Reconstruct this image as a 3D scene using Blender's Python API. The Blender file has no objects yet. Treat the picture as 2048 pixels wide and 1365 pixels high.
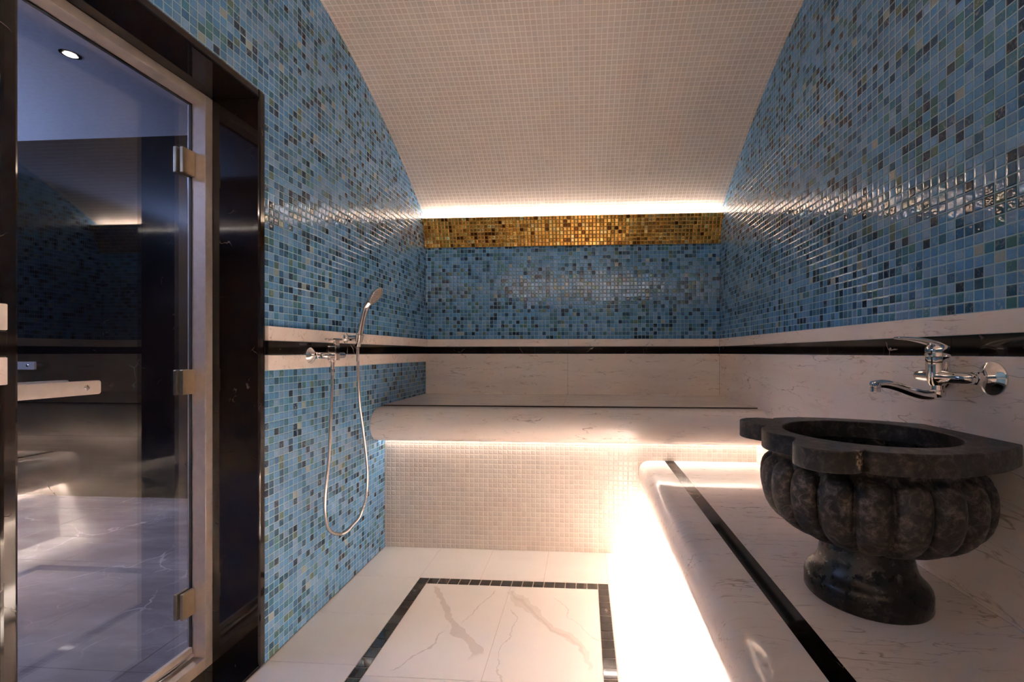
import bpy, bmesh, math, random
from mathutils import Vector, Matrix
PI = math.pi
random.seed(7)
SC = bpy.context.scene
COL = SC.collection

# ------------------------------------------------------------------ camera, world, exposure
PSI = 0.0657
EYE = 1.121
cam_data = bpy.data.cameras.new('camera')
cam_data.sensor_width = 36.0
cam_data.lens = 884.2 / 2048 * 36
cam_data.shift_x = -(1109.66 - 1024) / 2048
cam_data.shift_y = (705.73 - 682.5) / 2048
cam_data.clip_start = 0.02
cam = bpy.data.objects.new('camera', cam_data)
COL.objects.link(cam)
cam.location = (0, 0, EYE)
cam.rotation_euler = (PI / 2, 0, PSI)
SC.camera = cam
w = bpy.data.worlds.new('world'); SC.world = w; w.use_nodes = True
w.node_tree.nodes['Background'].inputs[0].default_value = (0.3, 0.42, 0.8, 1)
w.node_tree.nodes['Background'].inputs[1].default_value = 0.02
SC.view_settings.view_transform = 'Standard'
SC.view_settings.look = 'None'
SC.view_settings.gamma = 1
SC.view_settings.use_curve_mapping = False
SC.view_settings.exposure = 0.0
try:
    SC.cycles.max_bounces = 14; SC.cycles.diffuse_bounces = 8; SC.cycles.glossy_bounces = 5
    SC.cycles.transparent_max_bounces = 12; SC.cycles.transmission_bounces = 6
    SC.cycles.caustics_reflective = False; SC.cycles.caustics_refractive = False
    SC.cycles.sample_clamp_indirect = 60.0; SC.cycles.use_denoising = True
except Exception:
    pass
# strengths of the light strips of the room and of the corridor's downlight and added fill
LED_BENCH, LED_PLATFORM, LED_COVE, LED_REAR = 34.0, 1230.0, 75.0, 60.0
COL_LOW = (1.0, 0.905, 0.845)
COL_COVE = (1.0, 0.87, 0.77)
ADDED_FILL_W, DOWN_W = 680.0, 150.0
# added cool fill light, out of view, that brightens the corridor ceiling
la = bpy.data.lights.new('added_corridor_fill', 'AREA'); la.shape = 'RECTANGLE'; la.size = 1.8; la.size_y = 0.10
la.energy = ADDED_FILL_W; la.color = (0.40, 0.56, 1.0)
lo = bpy.data.objects.new('added_corridor_fill', la); COL.objects.link(lo)
lo.location = (-5.12, 0.0, 1.76); lo.rotation_euler = (PI, 0, PI / 2)

# ------------------------------------------------------------------ measures (metres)
XL, XR = -1.15, 0.942            # side walls
YB, YF = 3.155, -0.355           # back and front wall
YR, YJ = 2.486, 2.470            # bench riser, joint of bench top
ZP, ZB = 0.52, 0.823             # platform and bench height
XPR = 0.44                       # platform riser
T1, T2, T3, T4 = 1.218, 1.1645, 1.1125, 1.0565   # trim band edges
PITCH = 0.0271
YC = 1.4
def vault(y):
    d = abs(y - YC)
    return 2.709 - 0.2245 * d * d + 0.0058 * d ** 4

# ------------------------------------------------------------------ node helpers
def new_mat(name):
    m = bpy.data.materials.new(name); m.use_nodes = True
    nt = m.node_tree; bs = nt.nodes['Principled BSDF']
    return m, nt, bs
class N:
    """Small helper that builds math node chains."""
    def __init__(s, nt): s.nt = nt
    def node(s, t, **kw):
        n = s.nt.nodes.new(t)
        for k, v in kw.items(): setattr(n, k, v)
        return n
    def put(s, inp, v):
        if hasattr(v, 'is_linked'): s.nt.links.new(v, inp)
        elif isinstance(v, (tuple, list)) and len(v) == 3 and inp.type == 'RGBA': inp.default_value = (*v, 1)
        else: inp.default_value = v
    def m(s, op, a, b=None, c=None, clamp=False):
        n = s.node('ShaderNodeMath', operation=op); n.use_clamp = clamp
        s.put(n.inputs[0], a)
        if b is not None: s.put(n.inputs[1], b)
        if c is not None: s.put(n.inputs[2], c)
        return n.outputs[0]
    def v(s, op, a, b=None):
        n = s.node('ShaderNodeVectorMath', operation=op)
        s.put(n.inputs[0], a)
        if b is not None:
            if op == 'SCALE': s.put(n.inputs['Scale'], b)
            else: s.put(n.inputs[1], b)
        return n.outputs['Value'] if op in ('DOT_PRODUCT', 'LENGTH') else n.outputs['Vector']
    def sep(s, a):
        n = s.node('ShaderNodeSeparateXYZ'); s.put(n.inputs[0], a); return n.outputs
    def comb(s, x, y, z=0.0):
        n = s.node('ShaderNodeCombineXYZ'); s.put(n.inputs[0], x); s.put(n.inputs[1], y); s.put(n.inputs[2], z); return n.outputs[0]
    def ss(s, x, a, b):
        n = s.node('ShaderNodeMapRange', interpolation_type='SMOOTHSTEP')
        s.put(n.inputs[0], x); s.put(n.inputs[1], a); s.put(n.inputs[2], b); return n.outputs[0]
    def lin(s, x, a, b, c=0.0, d=1.0):
        n = s.node('ShaderNodeMapRange')
        for i, q in enumerate((x, a, b, c, d)): s.put(n.inputs[i], q)
        return n.outputs[0]
    def noise(s, vec, scale, detail=2.0, rough=0.5, dist=0.0):
        n = s.node('ShaderNodeTexNoise'); s.put(n.inputs['Vector'], vec)
        n.inputs['Scale'].default_value = scale; n.inputs['Detail'].default_value = detail
        n.inputs['Roughness'].default_value = rough; n.inputs['Distortion'].default_value = dist
        return n.outputs[0]
    def mix(s, f, a, b):
        n = s.node('ShaderNodeMix', data_type='RGBA'); s.put(n.inputs[0], f)
        s.put(n.inputs[6], a if hasattr(a, 'is_linked') else (*a, 1)); s.put(n.inputs[7], b if hasattr(b, 'is_linked') else (*b, 1))
        return n.outputs[2]
    def ramp(s, f, stops, mode='LINEAR'):
        n = s.node('ShaderNodeValToRGB'); cr = n.color_ramp; cr.interpolation = mode
        while len(cr.elements) < len(stops): cr.elements.new(0.5)
        for e, (p, c) in zip(cr.elements, stops): e.position = p; e.color = (*c, 1)
        s.put(n.inputs[0], f); return n.outputs[0]
    def bump(s, h, dist, strength=1.0, normal=None):
        n = s.node('ShaderNodeBump'); s.put(n.inputs['Height'], h)
        n.inputs['Distance'].default_value = dist; n.inputs['Strength'].default_value = strength
        if normal is not None: s.put(n.inputs['Normal'], normal)
        return n.outputs[0]
    def link(s, a, b): s.nt.links.new(a, b)
    def pos(s): return s.node('ShaderNodeNewGeometry').outputs['Position']

def mosaic(name, palette, grout, swirl=None, swirl_amt=0.35, pitch=PITCH, gap=0.075, rough=0.12, metallic=0.0,
           dome=0.0009, tilt=0.5, wavy=0.25, vary=0.0, spec=0.5):
    m, nt, bs = new_mat(name); n = N(nt)
    uv = n.node('ShaderNodeUVMap').outputs[0]
    q = n.v('SCALE', uv, 1.0 / pitch)
    cell = n.v('FLOOR', q); f = n.v('SUBTRACT', n.v('FRACTION', q), (0.5, 0.5, 0.5))
    wn = n.node('ShaderNodeTexWhiteNoise', noise_dimensions='3D'); n.put(wn.inputs['Vector'], n.v('ADD', cell, (3.3, 7.7, 1.1)))
    rv, rc = wn.outputs['Value'], wn.outputs['Color']
    wn2 = n.node('ShaderNodeTexWhiteNoise', noise_dimensions='3D'); n.put(wn2.inputs['Vector'], n.v('ADD', cell, (91.3, 17.7, 5.1)))
    fx, fy, _ = n.sep(f)
    e = n.m('SUBTRACT', 0.5, n.m('MAXIMUM', n.m('ABSOLUTE', fx), n.m('ABSOLUTE', fy)))
    mask = n.ss(e, gap * 0.45, gap * 0.75)
    col = n.ramp(rv, palette, 'CONSTANT')
    off = n.v('SCALE', rc, 37.0)
    sv = n.v('ADD', n.v('MULTIPLY', f, (1.6, 1.0, 1.0)), off)
    nz = n.noise(sv, 2.2, 2.0, 0.55, 1.2)
    if swirl is not None:
        a = n.m('MULTIPLY', n.ss(nz, 0.5, 0.72), n.m('MULTIPLY', n.sep(wn2.outputs['Color'])[1], swirl_amt * 2.0), clamp=True)
        col = n.mix(a, col, swirl)
        dk = n.m('MULTIPLY', n.ss(nz, 0.42, 0.2), 0.35)
        col = n.mix(dk, col, n.v('SCALE', col, 0.55))
    if vary > 0:
        k = n.lin(wn2.outputs['Value'], 0, 1, 1 - vary, 1 + vary * 0.6)
        col = n.v('SCALE', col, k)
    n.link(n.mix(mask, grout, col), bs.inputs['Base Color'])
    n.link(n.lin(mask, 0, 1, 0.65, rough), bs.inputs['Roughness'])
    if metallic: n.link(n.m('MULTIPLY', mask, metallic), bs.inputs['Metallic'])
    bs.inputs['Specular IOR Level'].default_value = spec
    r = n.v('SUBTRACT', wn2.outputs['Color'], (0.5, 0.5, 0.5))
    t = n.m('MULTIPLY', n.v('DOT_PRODUCT', f, r), tilt)
    wv = n.m('MULTIPLY', n.m('SUBTRACT', n.noise(n.v('ADD', n.v('SCALE', f, 1.0), off), 2.6, 1.0, 0.5), 0.5), wavy)
    h = n.m('ADD', n.m('ADD', n.ss(e, gap * 0.5, gap * 0.5 + 0.13), n.m('MULTIPLY', t, mask)), n.m('MULTIPLY', wv, mask))
    n.link(n.bump(h, dome), bs.inputs['Normal'])
    return m

def marble(name, base, base2, vein, rust, scale=1.0, amt=1.0, rough=0.07, rot=(0.12, 0.2, 0.42), stretch=(0.95, 4.6, 4.6)):
    m, nt, bs = new_mat(name); n = N(nt)
    mp = n.node('ShaderNodeMapping'); n.put(mp.inputs['Vector'], n.pos())
    mp.inputs['Rotation'].default_value = rot; mp.inputs['Scale'].default_value = tuple(scale * k for k in stretch)
    p = mp.outputs[0]
    big = n.noise(p, 2.0, 3, 0.5, 0.3)
    col = n.mix(n.ss(big, 0.35, 0.7), base, base2)
    rid = n.m('ABSOLUTE', n.m('SUBTRACT', n.noise(p, 4.2, 3, 0.50, 0.15), 0.5))
    v1 = n.m('MULTIPLY', n.ss(rid, 0.016, 0.0), n.ss(n.noise(p, 3.1, 2, 0.5), 0.47, 0.66))
    rid2 = n.m('ABSOLUTE', n.m('SUBTRACT', n.noise(n.v('ADD', p, (5.2, 1.3, 2.1)), 10.0, 3, 0.5, 0.1), 0.5))
    v2 = n.m('MULTIPLY', n.ss(rid2, 0.024, 0.0), n.ss(n.noise(n.v('ADD', p, (1.2, 8.3, 2.1)), 5.0, 2, 0.5), 0.5, 0.68))
    va = n.m('MULTIPLY', n.m('ADD', n.m('MULTIPLY', v1, 0.8), n.m('MULTIPLY', v2, 0.55)), amt, clamp=True)
    col = n.mix(va, col, vein)
    rs = n.m('MULTIPLY', n.ss(n.noise(n.v('ADD', p, (7, 3, 9)), 3.0, 4, 0.6), 0.62, 0.76), 0.30 * amt)
    col = n.mix(rs, col, rust)
    n.link(col, bs.inputs['Base Color']); bs.inputs['Roughness'].default_value = rough
    return m

def dark_marble(name, base, vein, vein_amt=1.0, scale=1.0, rough=0.06, cloud=None, thr=0.53, spec=0.5):
    m, nt, bs = new_mat(name); n = N(nt); bs.inputs['Specular IOR Level'].default_value = spec
    p = n.v('SCALE', n.pos(), scale)
    col = base
    if cloud is not None:
        mp = n.node('ShaderNodeMapping'); n.put(mp.inputs['Vector'], p); mp.inputs['Scale'].default_value = (1, 3, 1.5); mp.inputs['Rotation'].default_value = (0, 0, 0.7)
        col = n.mix(n.ss(n.noise(mp.outputs[0], 3.5, 5, 0.62, 0.4), 0.35, 0.68), base, cloud)
    wob = n.v('SCALE', n.v('SUBTRACT', n.node('ShaderNodeTexNoise').outputs[1], (0.5, 0.5, 0.5)), 0.0)
    no = n.node('ShaderNodeTexNoise'); n.put(no.inputs['Vector'], p); no.inputs['Scale'].default_value = 7; no.inputs['Detail'].default_value = 4
    q = n.v('ADD', p, n.v('SCALE', n.v('SUBTRACT', no.outputs[1], (0.5, 0.5, 0.5)), 0.16))
    vo = n.node('ShaderNodeTexVoronoi', feature='DISTANCE_TO_EDGE'); n.put(vo.inputs['Vector'], q); vo.inputs['Scale'].default_value = 4.5
    line = n.m('MULTIPLY', n.ss(vo.outputs[0], 0.012, 0.0), n.ss(n.noise(n.v('ADD', p, (3, 1, 4)), 6, 3, 0.6), thr, thr + 0.14))
    vo2 = n.node('ShaderNodeTexVoronoi', feature='DISTANCE_TO_EDGE'); n.put(vo2.inputs['Vector'], n.v('ADD', q, (4, 2, 8))); vo2.inputs['Scale'].default_value = 13
    l2 = n.m('MULTIPLY', n.ss(vo2.outputs[0], 0.015, 0.0), n.ss(n.noise(n.v('ADD', p, (9, 1, 2)), 11, 2, 0.5), thr + 0.06, thr + 0.2))
    a = n.m('MULTIPLY', n.m('ADD', line, n.m('MULTIPLY', l2, 0.6)), vein_amt, clamp=True)
    n.link(n.mix(a, col, vein), bs.inputs['Base Color']); bs.inputs['Roughness'].default_value = rough
    return m

def plain(name, col, rough=0.5, metallic=0.0, bump=None, brushed=False):
    m, nt, bs = new_mat(name); n = N(nt)
    p = n.pos()
    nz = n.noise(p, 38.0, 3, 0.55)
    n.link(n.v('SCALE', n.mix(0.0, col, col), n.lin(nz, 0.3, 0.7, 0.94, 1.06)), bs.inputs['Base Color'])
    bs.inputs['Roughness'].default_value = rough; bs.inputs['Metallic'].default_value = metallic
    if bump: n.link(n.bump(n.noise(p, bump[0], 3, 0.6), bump[1]), bs.inputs['Normal'])
    if brushed:
        mp = n.node('ShaderNodeMapping'); n.put(mp.inputs['Vector'], p); mp.inputs['Scale'].default_value = (600, 600, 6)
        n.link(n.bump(n.noise(mp.outputs[0], 1.0, 2, 0.5), 0.0001, 0.5), bs.inputs['Normal'])
    return m

def emit(name, col, strength):
    m = bpy.data.materials.new(name); m.use_nodes = True; nt = m.node_tree; nt.nodes.clear()
    e = nt.nodes.new('ShaderNodeEmission'); e.inputs[0].default_value = (*col, 1); e.inputs[1].default_value = strength
    o = nt.nodes.new('ShaderNodeOutputMaterial'); nt.links.new(e.outputs[0], o.inputs[0]); return m

# ------------------------------------------------------------------ materials
BL1, BL2, BL3 = (0.098, 0.245, 0.475), (0.072, 0.205, 0.41), (0.145, 0.285, 0.50)
M = {}
M['blue'] = mosaic('blue_glass_mosaic', [
    (0.0, BL1), (0.22, BL2), (0.36, BL3), (0.50, (0.078, 0.235, 0.47)), (0.62, (0.04, 0.155, 0.25)), (0.70, (0.018, 0.075, 0.15)),
    (0.79, (0.010, 0.032, 0.075)), (0.865, (0.045, 0.15, 0.18)), (0.92, (0.085, 0.15, 0.125)), (0.945, (0.03, 0.11, 0.24)), (0.985, (0.26, 0.32, 0.32))],
    (0.24, 0.39, 0.47), swirl=(0.36, 0.40, 0.39), swirl_amt=0.26, rough=0.06, dome=0.0010, tilt=0.75, wavy=0.5, vary=0.14, gap=0.085)
IV = (0.66, 0.55, 0.475)
M['ivory'] = mosaic('ivory_glass_mosaic', [(0.0, IV), (0.3, (0.645, 0.535, 0.465)), (0.6, (0.675, 0.565, 0.49)), (0.95, (0.655, 0.55, 0.445))],
    (0.80, 0.69, 0.60), rough=0.13, dome=0.0006, tilt=0.22, wavy=0.2, vary=0.03, gap=0.12)
M['ivory_riser'] = mosaic('ivory_riser_mosaic', [(0.0, (0.565, 0.50, 0.445)), (0.3, (0.545, 0.48, 0.43)), (0.6, (0.58, 0.515, 0.46))],
    (0.64, 0.57, 0.50), rough=0.15, dome=0.0009, tilt=0.30, wavy=0.25, vary=0.05, gap=0.10)
M['gold'] = mosaic('gold_mosaic', [(0.0, (0.86, 0.47, 0.11)), (0.35, (0.76, 0.39, 0.08)), (0.6, (0.95, 0.57, 0.17)), (0.84, (0.25, 0.09, 0.02)), (0.92, (1.0, 0.74, 0.34))],
    (0.30, 0.17, 0.05), pitch=0.0256, gap=0.11, rough=0.2, metallic=0.95, dome=0.0009, tilt=1.6, wavy=0.5, vary=0.35)
M['marble'] = marble('cream_marble', (0.87, 0.775, 0.71), (0.82, 0.725, 0.66), (0.36, 0.26, 0.21), (0.68, 0.50, 0.36), amt=0.95)
M['marble_wall'] = marble('cream_marble_wall', (0.86, 0.765, 0.70), (0.80, 0.705, 0.64), (0.40, 0.30, 0.25), (0.68, 0.53, 0.42), amt=1.1, rot=(0.38, 0.30, 0.0), stretch=(0.95, 0.95, 5.2))
M['marble_floor'] = marble('white_floor_marble', (0.74, 0.69, 0.65), (0.72, 0.67, 0.62), (0.62, 0.53, 0.46), (0.72, 0.6, 0.5), amt=0.12, rough=0.3)
M['black'] = dark_marble('black_marble', (0.0075, 0.0048, 0.0042), (0.55, 0.42, 0.34), 0.75, thr=0.55)
M['black_tile'] = dark_marble('black_tile', (0.012, 0.0085, 0.008), (0.4, 0.32, 0.28), 0.6, scale=2.0, rough=0.05)
M['brown_black'] = dark_marble('emperador_marble', (0.010, 0.0055, 0.0045), (0.50, 0.38, 0.30), 0.5, scale=1.3, thr=0.58)
M['wall_dark'] = dark_marble('corridor_dark_marble', (0.006, 0.004, 0.004), (0.2, 0.17, 0.17), 0.25, scale=0.7, thr=0.6, rough=0.16, spec=0.22)
M['grey'] = dark_marble('grey_floor_marble', (0.17, 0.145, 0.16), (0.48, 0.43, 0.45), 0.7, scale=0.42, rough=0.16, cloud=(0.27, 0.24, 0.26), thr=0.45)
M['grout'] = plain('floor_grout', (0.58, 0.49, 0.42), 0.8)
M['grout_white'] = plain('white_grout', (0.70, 0.62, 0.56), 0.8)
M['joint'] = plain('dark_joint_and_shadow', (0.05, 0.035, 0.03), 0.8)  # corridor floor joints, and the painted shadow line at the bench joint
M['chrome'] = plain('chrome', (0.80, 0.78, 0.77), 0.06, 1.0)
M['chrome_soft'] = plain('soft_chrome', (0.70, 0.66, 0.64), 0.22, 1.0)
M['steel'] = plain('taupe_steel', (0.62, 0.52, 0.46), 0.40, 0.5, brushed=True)
M['hinge'] = plain('brass_tinted_hinge_metal', (0.52, 0.42, 0.29), 0.30, 0.9)
M['handle'] = plain('satin_handle_metal', (0.66, 0.58, 0.53), 0.34, 0.6)
M['seal'] = plain('polished_seal_tube', (0.75, 0.76, 0.82), 0.12, 0.9)
M['rubber'] = plain('black_rubber', (0.01, 0.01, 0.012), 0.6)
M['paint'] = plain('corridor_ceiling_paint', (0.66, 0.64, 0.68), 0.7)
M['plaster'] = plain('plaster', (0.5, 0.45, 0.42), 0.8)
M['led_bench'] = emit('bench_strip_light', COL_LOW, LED_BENCH)
M['led_platform'] = emit('platform_strip_light', COL_LOW, LED_PLATFORM)
M['led_cove'] = emit('cove_strip_light', COL_COVE, LED_COVE)
M['led_rear'] = emit('rear_cove_strip_light', COL_COVE, LED_REAR)
M['lamp'] = emit('downlight_lamp', (1.0, 0.88, 0.78), 14.0)
# black stone of the basin: worn, mottled; its foot is polished
def stone(name, rough, mottled):
    m, nt, bs = new_mat(name); n = N(nt); p = n.pos()
    c = n.ramp(n.noise(p, 46, 8, 0.75, 0.4), [(0.36, (0.005, 0.004, 0.0035)), (0.48, (0.020, 0.015, 0.013)), (0.56, (0.075, 0.056, 0.048)), (0.68, (0.20, 0.155, 0.13))])
    c = n.mix(1 - mottled, c, (0.005, 0.0038, 0.0035))
    vo = n.node('ShaderNodeTexVoronoi', feature='DISTANCE_TO_EDGE')
    n.put(vo.inputs['Vector'], n.v('ADD', p, n.v('SCALE', n.comb(n.noise(p, 9, 3, 0.5), n.noise(p, 7, 3, 0.5), n.noise(p, 8, 3, 0.5)), 0.2))); vo.inputs['Scale'].default_value = 12
    l = n.m('MULTIPLY', n.ss(vo.outputs[0], 0.02, 0.0), n.ss(n.noise(p, 15, 2, 0.5), 0.56, 0.7))
    c = n.mix(n.m('MULTIPLY', l, 0.35), c, (0.35, 0.27, 0.22))
    # pale chip on the edge of the near lobe
    dd = n.v('LENGTH', n.v('MULTIPLY', n.v('SUBTRACT', p, (0.553, 0.931, 0.905)), (1.0, 1.0, 0.55)))
    chip = n.m('MULTIPLY', n.ss(dd, 0.014, 0.009), n.ss(n.noise(p, 130, 3, 0.6), 0.47, 0.56))
    c = n.mix(chip, c, (0.42, 0.30, 0.19))
    n.link(c, bs.inputs['Base Color'])
    n.link(n.lin(n.noise(p, 60, 4, 0.6), 0.3, 0.7, rough, rough + 0.14), bs.inputs['Roughness'])
    n.link(n.bump(n.noise(p, 120, 4, 0.6), 0.0004 * mottled + 0.00004), bs.inputs['Normal'])
    return m
M['stone'] = stone('worn_black_stone', 0.48, 1.0)
M['stone_rim'] = stone('honed_black_stone', 0.38, 0.6)
M['stone_foot'] = stone('polished_black_stone', 0.22, 0.05)
# big veined floor slabs
def veined_slab():
    m, nt, bs = new_mat('veined_white_slab'); n = N(nt); p = n.pos()
    no = n.node('ShaderNodeTexNoise'); n.put(no.inputs['Vector'], p); no.inputs['Scale'].default_value = 5.0; no.inputs['Detail'].default_value = 4
    wob = n.v('SCALE', n.v('SUBTRACT', no.outputs[1], (0.5, 0.5, 0.5)), 0.16)
    x, y, _ = n.sep(n.v('ADD', p, wob))
    col = (0.77, 0.70, 0.64)
    edge = n.m('MULTIPLY', n.m('SUBTRACT', n.noise(p, 42, 4, 0.65), 0.5), 0.02)
    def vein(x0, y0, x1, y1, w0, w1, col, c2, amt, crisp=0.003):
        # distance to the segment (x0,y0)-(x1,y1), width running from w0 to w1
        dx, dy = x1 - x0, y1 - y0; L = math.hypot(dx, dy); ux, uy = dx / L, dy / L
        a = n.m('SUBTRACT', x, x0); b = n.m('SUBTRACT', y, y0)
        t = n.m('ADD', n.m('MULTIPLY', a, ux), n.m('MULTIPLY', b, uy))
        d = n.m('ABSOLUTE', n.m('ADD', n.m('SUBTRACT', n.m('MULTIPLY', a, -uy), n.m('MULTIPLY', b, -ux)), edge))
        w = n.m('MULTIPLY', n.lin(t, 0.0, L, w0, w1), n.lin(n.noise(p, 9, 2, 0.5), 0.3, 0.7, 0.5, 1.5))
        s = n.m('MULTIPLY', n.ss(n.m('SUBTRACT', d, w), crisp, 0.0), n.m('MULTIPLY', n.ss(t, -0.01, 0.02), n.ss(t, L + 0.01, L - 0.02)))
        return n.mix(n.m('MULTIPLY', s, amt), col, c2)
    g1, g2 = (0.50, 0.405, 0.335), (0.46, 0.37, 0.31)
    col = vein(-0.71, 2.06, -0.40, 1.60, 0.012, 0.020, col, g1, 0.55)
    col = vein(-0.335, 2.06, 0.05, 1.56, 0.034, 0.008, col, g1, 0.38)
    col = vein(-0.335, 2.06, -0.02, 1.64, 0.008, 0.004, col, g2, 0.35)
    col = vein(-0.42, 2.05, -0.50, 1.80, 0.0012, 0.002, col, g2, 0.6, 0.002)
    col = vein(-0.55, 1.74, -0.68, 1.50, 0.0015, 0.003, col, g2, 0.6, 0.002)
    col = vein(-0.30, 1.90, -0.29, 1.48, 0.0015, 0.0015, col, g2, 0.5, 0.002)
    col = vein(-0.14, 2.03, 0.06, 1.70, 0.001, 0.0015, col, g2, 0.55, 0.002)
    n.link(col, bs.inputs['Base Color']); bs.inputs['Roughness'].default_value = 0.3
    return m
M['slab'] = veined_slab()
# pane: clear glass that reflects by its angle
def glass_mat():
    m = bpy.data.materials.new('clear_glass'); m.use_nodes = True; nt = m.node_tree; nt.nodes.clear(); n = N(nt)
    fr = n.node('ShaderNodeFresnel'); n.link(n.lin(n.node('ShaderNodeNewGeometry').outputs['Backfacing'], 0, 1, 1.52, 1 / 1.52), fr.inputs['IOR'])
    tr = n.node('ShaderNodeBsdfTransparent'); tr.inputs[0].default_value = (0.93, 0.95, 0.97, 1)
    gl = n.node('ShaderNodeBsdfGlossy'); gl.inputs['Roughness'].default_value = 0.0; gl.inputs[0].default_value = (1, 1, 1, 1)
    mx = n.node('ShaderNodeMixShader'); n.link(fr.outputs[0], mx.inputs[0]); n.link(tr.outputs[0], mx.inputs[1]); n.link(gl.outputs[0], mx.inputs[2])
    o = n.node('ShaderNodeOutputMaterial'); n.link(mx.outputs[0], o.inputs[0]); return m
M['glass'] = glass_mat()

# ------------------------------------------------------------------ mesh helpers
def thing(name, label, cat, loc, group=None):
    o = bpy.data.objects.new(name, None); COL.objects.link(o); o.location = loc
    o.empty_display_size = 0.05
    if label: o['label'] = label; o['category'] = cat
    if group: o['group'] = group
    return o
def tag(o, label, cat, group=None):
    o['label'] = label; o['category'] = cat
    if group: o['group'] = group
    return o
def wloc(o):
    v = Vector((0, 0, 0))
    while o is not None: v += o.location; o = o.parent
    return v
def obj(name, bm, mats, parent=None, origin=None, smooth=None, bevel=None, structure=False, recalc=True):
    """Link the bmesh (built in world coordinates) as one mesh object."""
    if recalc: bmesh.ops.recalc_face_normals(bm, faces=bm.faces)
    base = wloc(parent) if parent is not None else Vector((0, 0, 0))
    org = Vector(origin) if origin is not None else base
    bmesh.ops.translate(bm, verts=bm.verts, vec=-org)
    me = bpy.data.meshes.new(name); bm.to_mesh(me); bm.free()
    for m in (mats if isinstance(mats, (list, tuple)) else [mats]): me.materials.append(m)
    o = bpy.data.objects.new(name, me); COL.objects.link(o)
    o.location = org - base
    if parent is not None: o.parent = parent
    if smooth is not None:
        for p in me.polygons: p.use_smooth = True
        if smooth < 180:
            try: me.set_sharp_from_angle(angle=math.radians(smooth))
            except Exception: pass
    if bevel:
        b = o.modifiers.new('bevel', 'BEVEL'); b.width = bevel; b.segments = 2; b.limit_method = 'ANGLE'; b.angle_limit = math.radians(40)
        b.harden_normals = False
    if structure: o['kind'] = 'structure'
    return o
def box(bm, x0, x1, y0, y1, z0, z1, mi=0):
    v = [bm.verts.new(p) for p in ((x0, y0, z0), (x1, y0, z0), (x1, y1, z0), (x0, y1, z0), (x0, y0, z1), (x1, y0, z1), (x1, y1, z1), (x0, y1, z1))]
    fs = [bm.faces.new([v[i] for i in q]) for q in ((3, 2, 1, 0), (4, 5, 6, 7), (0, 1, 5, 4), (1, 2, 6, 5), (2, 3, 7, 6), (3, 0, 4, 7))]
    for f in fs: f.material_index = mi
    return fs
def uvq(bm, face, fn):
    lay = bm.loops.layers.uv.verify()
    for l in face.loops: l[lay].uv = fn(l.vert.co)
def prism(bm, prof, axis, a, b, mi=0, uv=None):
    """Extrude a closed profile along X ('x': profile is (y,z)) or along Y ('y': profile is (x,z))."""
    mk = (lambda p, t: (t, p[0], p[1])) if axis == 'x' else (lambda p, t: (p[0], t, p[1]))
    A = [bm.verts.new(mk(p, a)) for p in prof]; B = [bm.verts.new(mk(p, b)) for p in prof]
    n = len(prof)
    for i in range(n):
        f = bm.faces.new((A[i], A[(i + 1) % n], B[(i + 1) % n], B[i])); f.material_index = mi
    f1 = bm.faces.new(A[::-1]); f2 = bm.faces.new(B); f1.material_index = f2.material_index = mi
def frame_of(d):
    d = d.normalized(); up = Vector((0, 0, 1)) if abs(d.z) < 0.9 else Vector((0, 1, 0))
    a = d.cross(up).normalized(); return a, d.cross(a).normalized()
def tube(bm, pts, rad, seg=20, cap=True, flat=1.0, mi=0):
    pts = [Vector(p) for p in pts]; n = len(pts)
    if not isinstance(rad, (list, tuple)): rad = [rad] * n
    rings = []; a = None
    for i, p in enumerate(pts):
        d = (pts[min(i + 1, n - 1)] - pts[max(i - 1, 0)])
        d = d.normalized()
        if a is None: a, b = frame_of(d)
        else:
            a = (a - d * a.dot(d)).normalized(); b = d.cross(a)
        rings.append([bm.verts.new(p + (a * math.cos(t) + b * math.sin(t) * flat) * rad[i]) for t in [2 * PI * k / seg for k in range(seg)]])
    for i in range(n - 1):
        for k in range(seg):
            f = bm.faces.new((rings[i][k], rings[i][(k + 1) % seg], rings[i + 1][(k + 1) % seg], rings[i + 1][k])); f.material_index = mi
    if cap: bm.faces.new(rings[0][::-1]).material_index = mi; bm.faces.new(rings[-1]).material_index = mi
def lathe(bm, org, axis, prof, seg=48, mi=0):
    """prof: list of (distance along the axis, radius)."""
    org = Vector(org); d = Vector(axis).normalized(); a, b = frame_of(d); rings = []
    for t, r in prof:
        c = org + d * t
        if r < 1e-5: rings.append([bm.verts.new(c)])
        else: rings.append([bm.verts.new(c + (a * math.cos(q) + b * math.sin(q)) * r) for q in [2 * PI * k / seg for k in range(seg)]])
    for i in range(len(rings) - 1):
        A, B = rings[i], rings[i + 1]
        for k in range(seg):
            k2 = (k + 1) % seg
            if len(A) == 1 and len(B) == 1: continue
            if len(A) == 1: f = bm.faces.new((A[0], B[k], B[k2]))
            elif len(B) == 1: f = bm.faces.new((A[k], A[k2], B[0]))
            else: f = bm.faces.new((A[k], A[k2], B[k2], B[k]))
            f.material_index = mi
    if len(rings[0]) > 1: bm.faces.new(rings[0][::-1]).material_index = mi
    if len(rings[-1]) > 1: bm.faces.new(rings[-1]).material_index = mi
def smooth_path(pts, sub=8):
    P = [Vector(p) for p in pts]; out = []
    for i in range(len(P) - 1):
        p0, p1, p2, p3 = P[max(i - 1, 0)], P[i], P[i + 1], P[min(i + 2, len(P) - 1)]
        for k in range(sub):
            t = k / sub
            out.append(0.5 * ((2 * p1) + (p2 - p0) * t + (2 * p0 - 5 * p1 + 4 * p2 - p3) * t * t + (3 * p1 - p0 - 3 * p2 + p3) * t ** 3))
    out.append(P[-1]); return out

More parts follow.
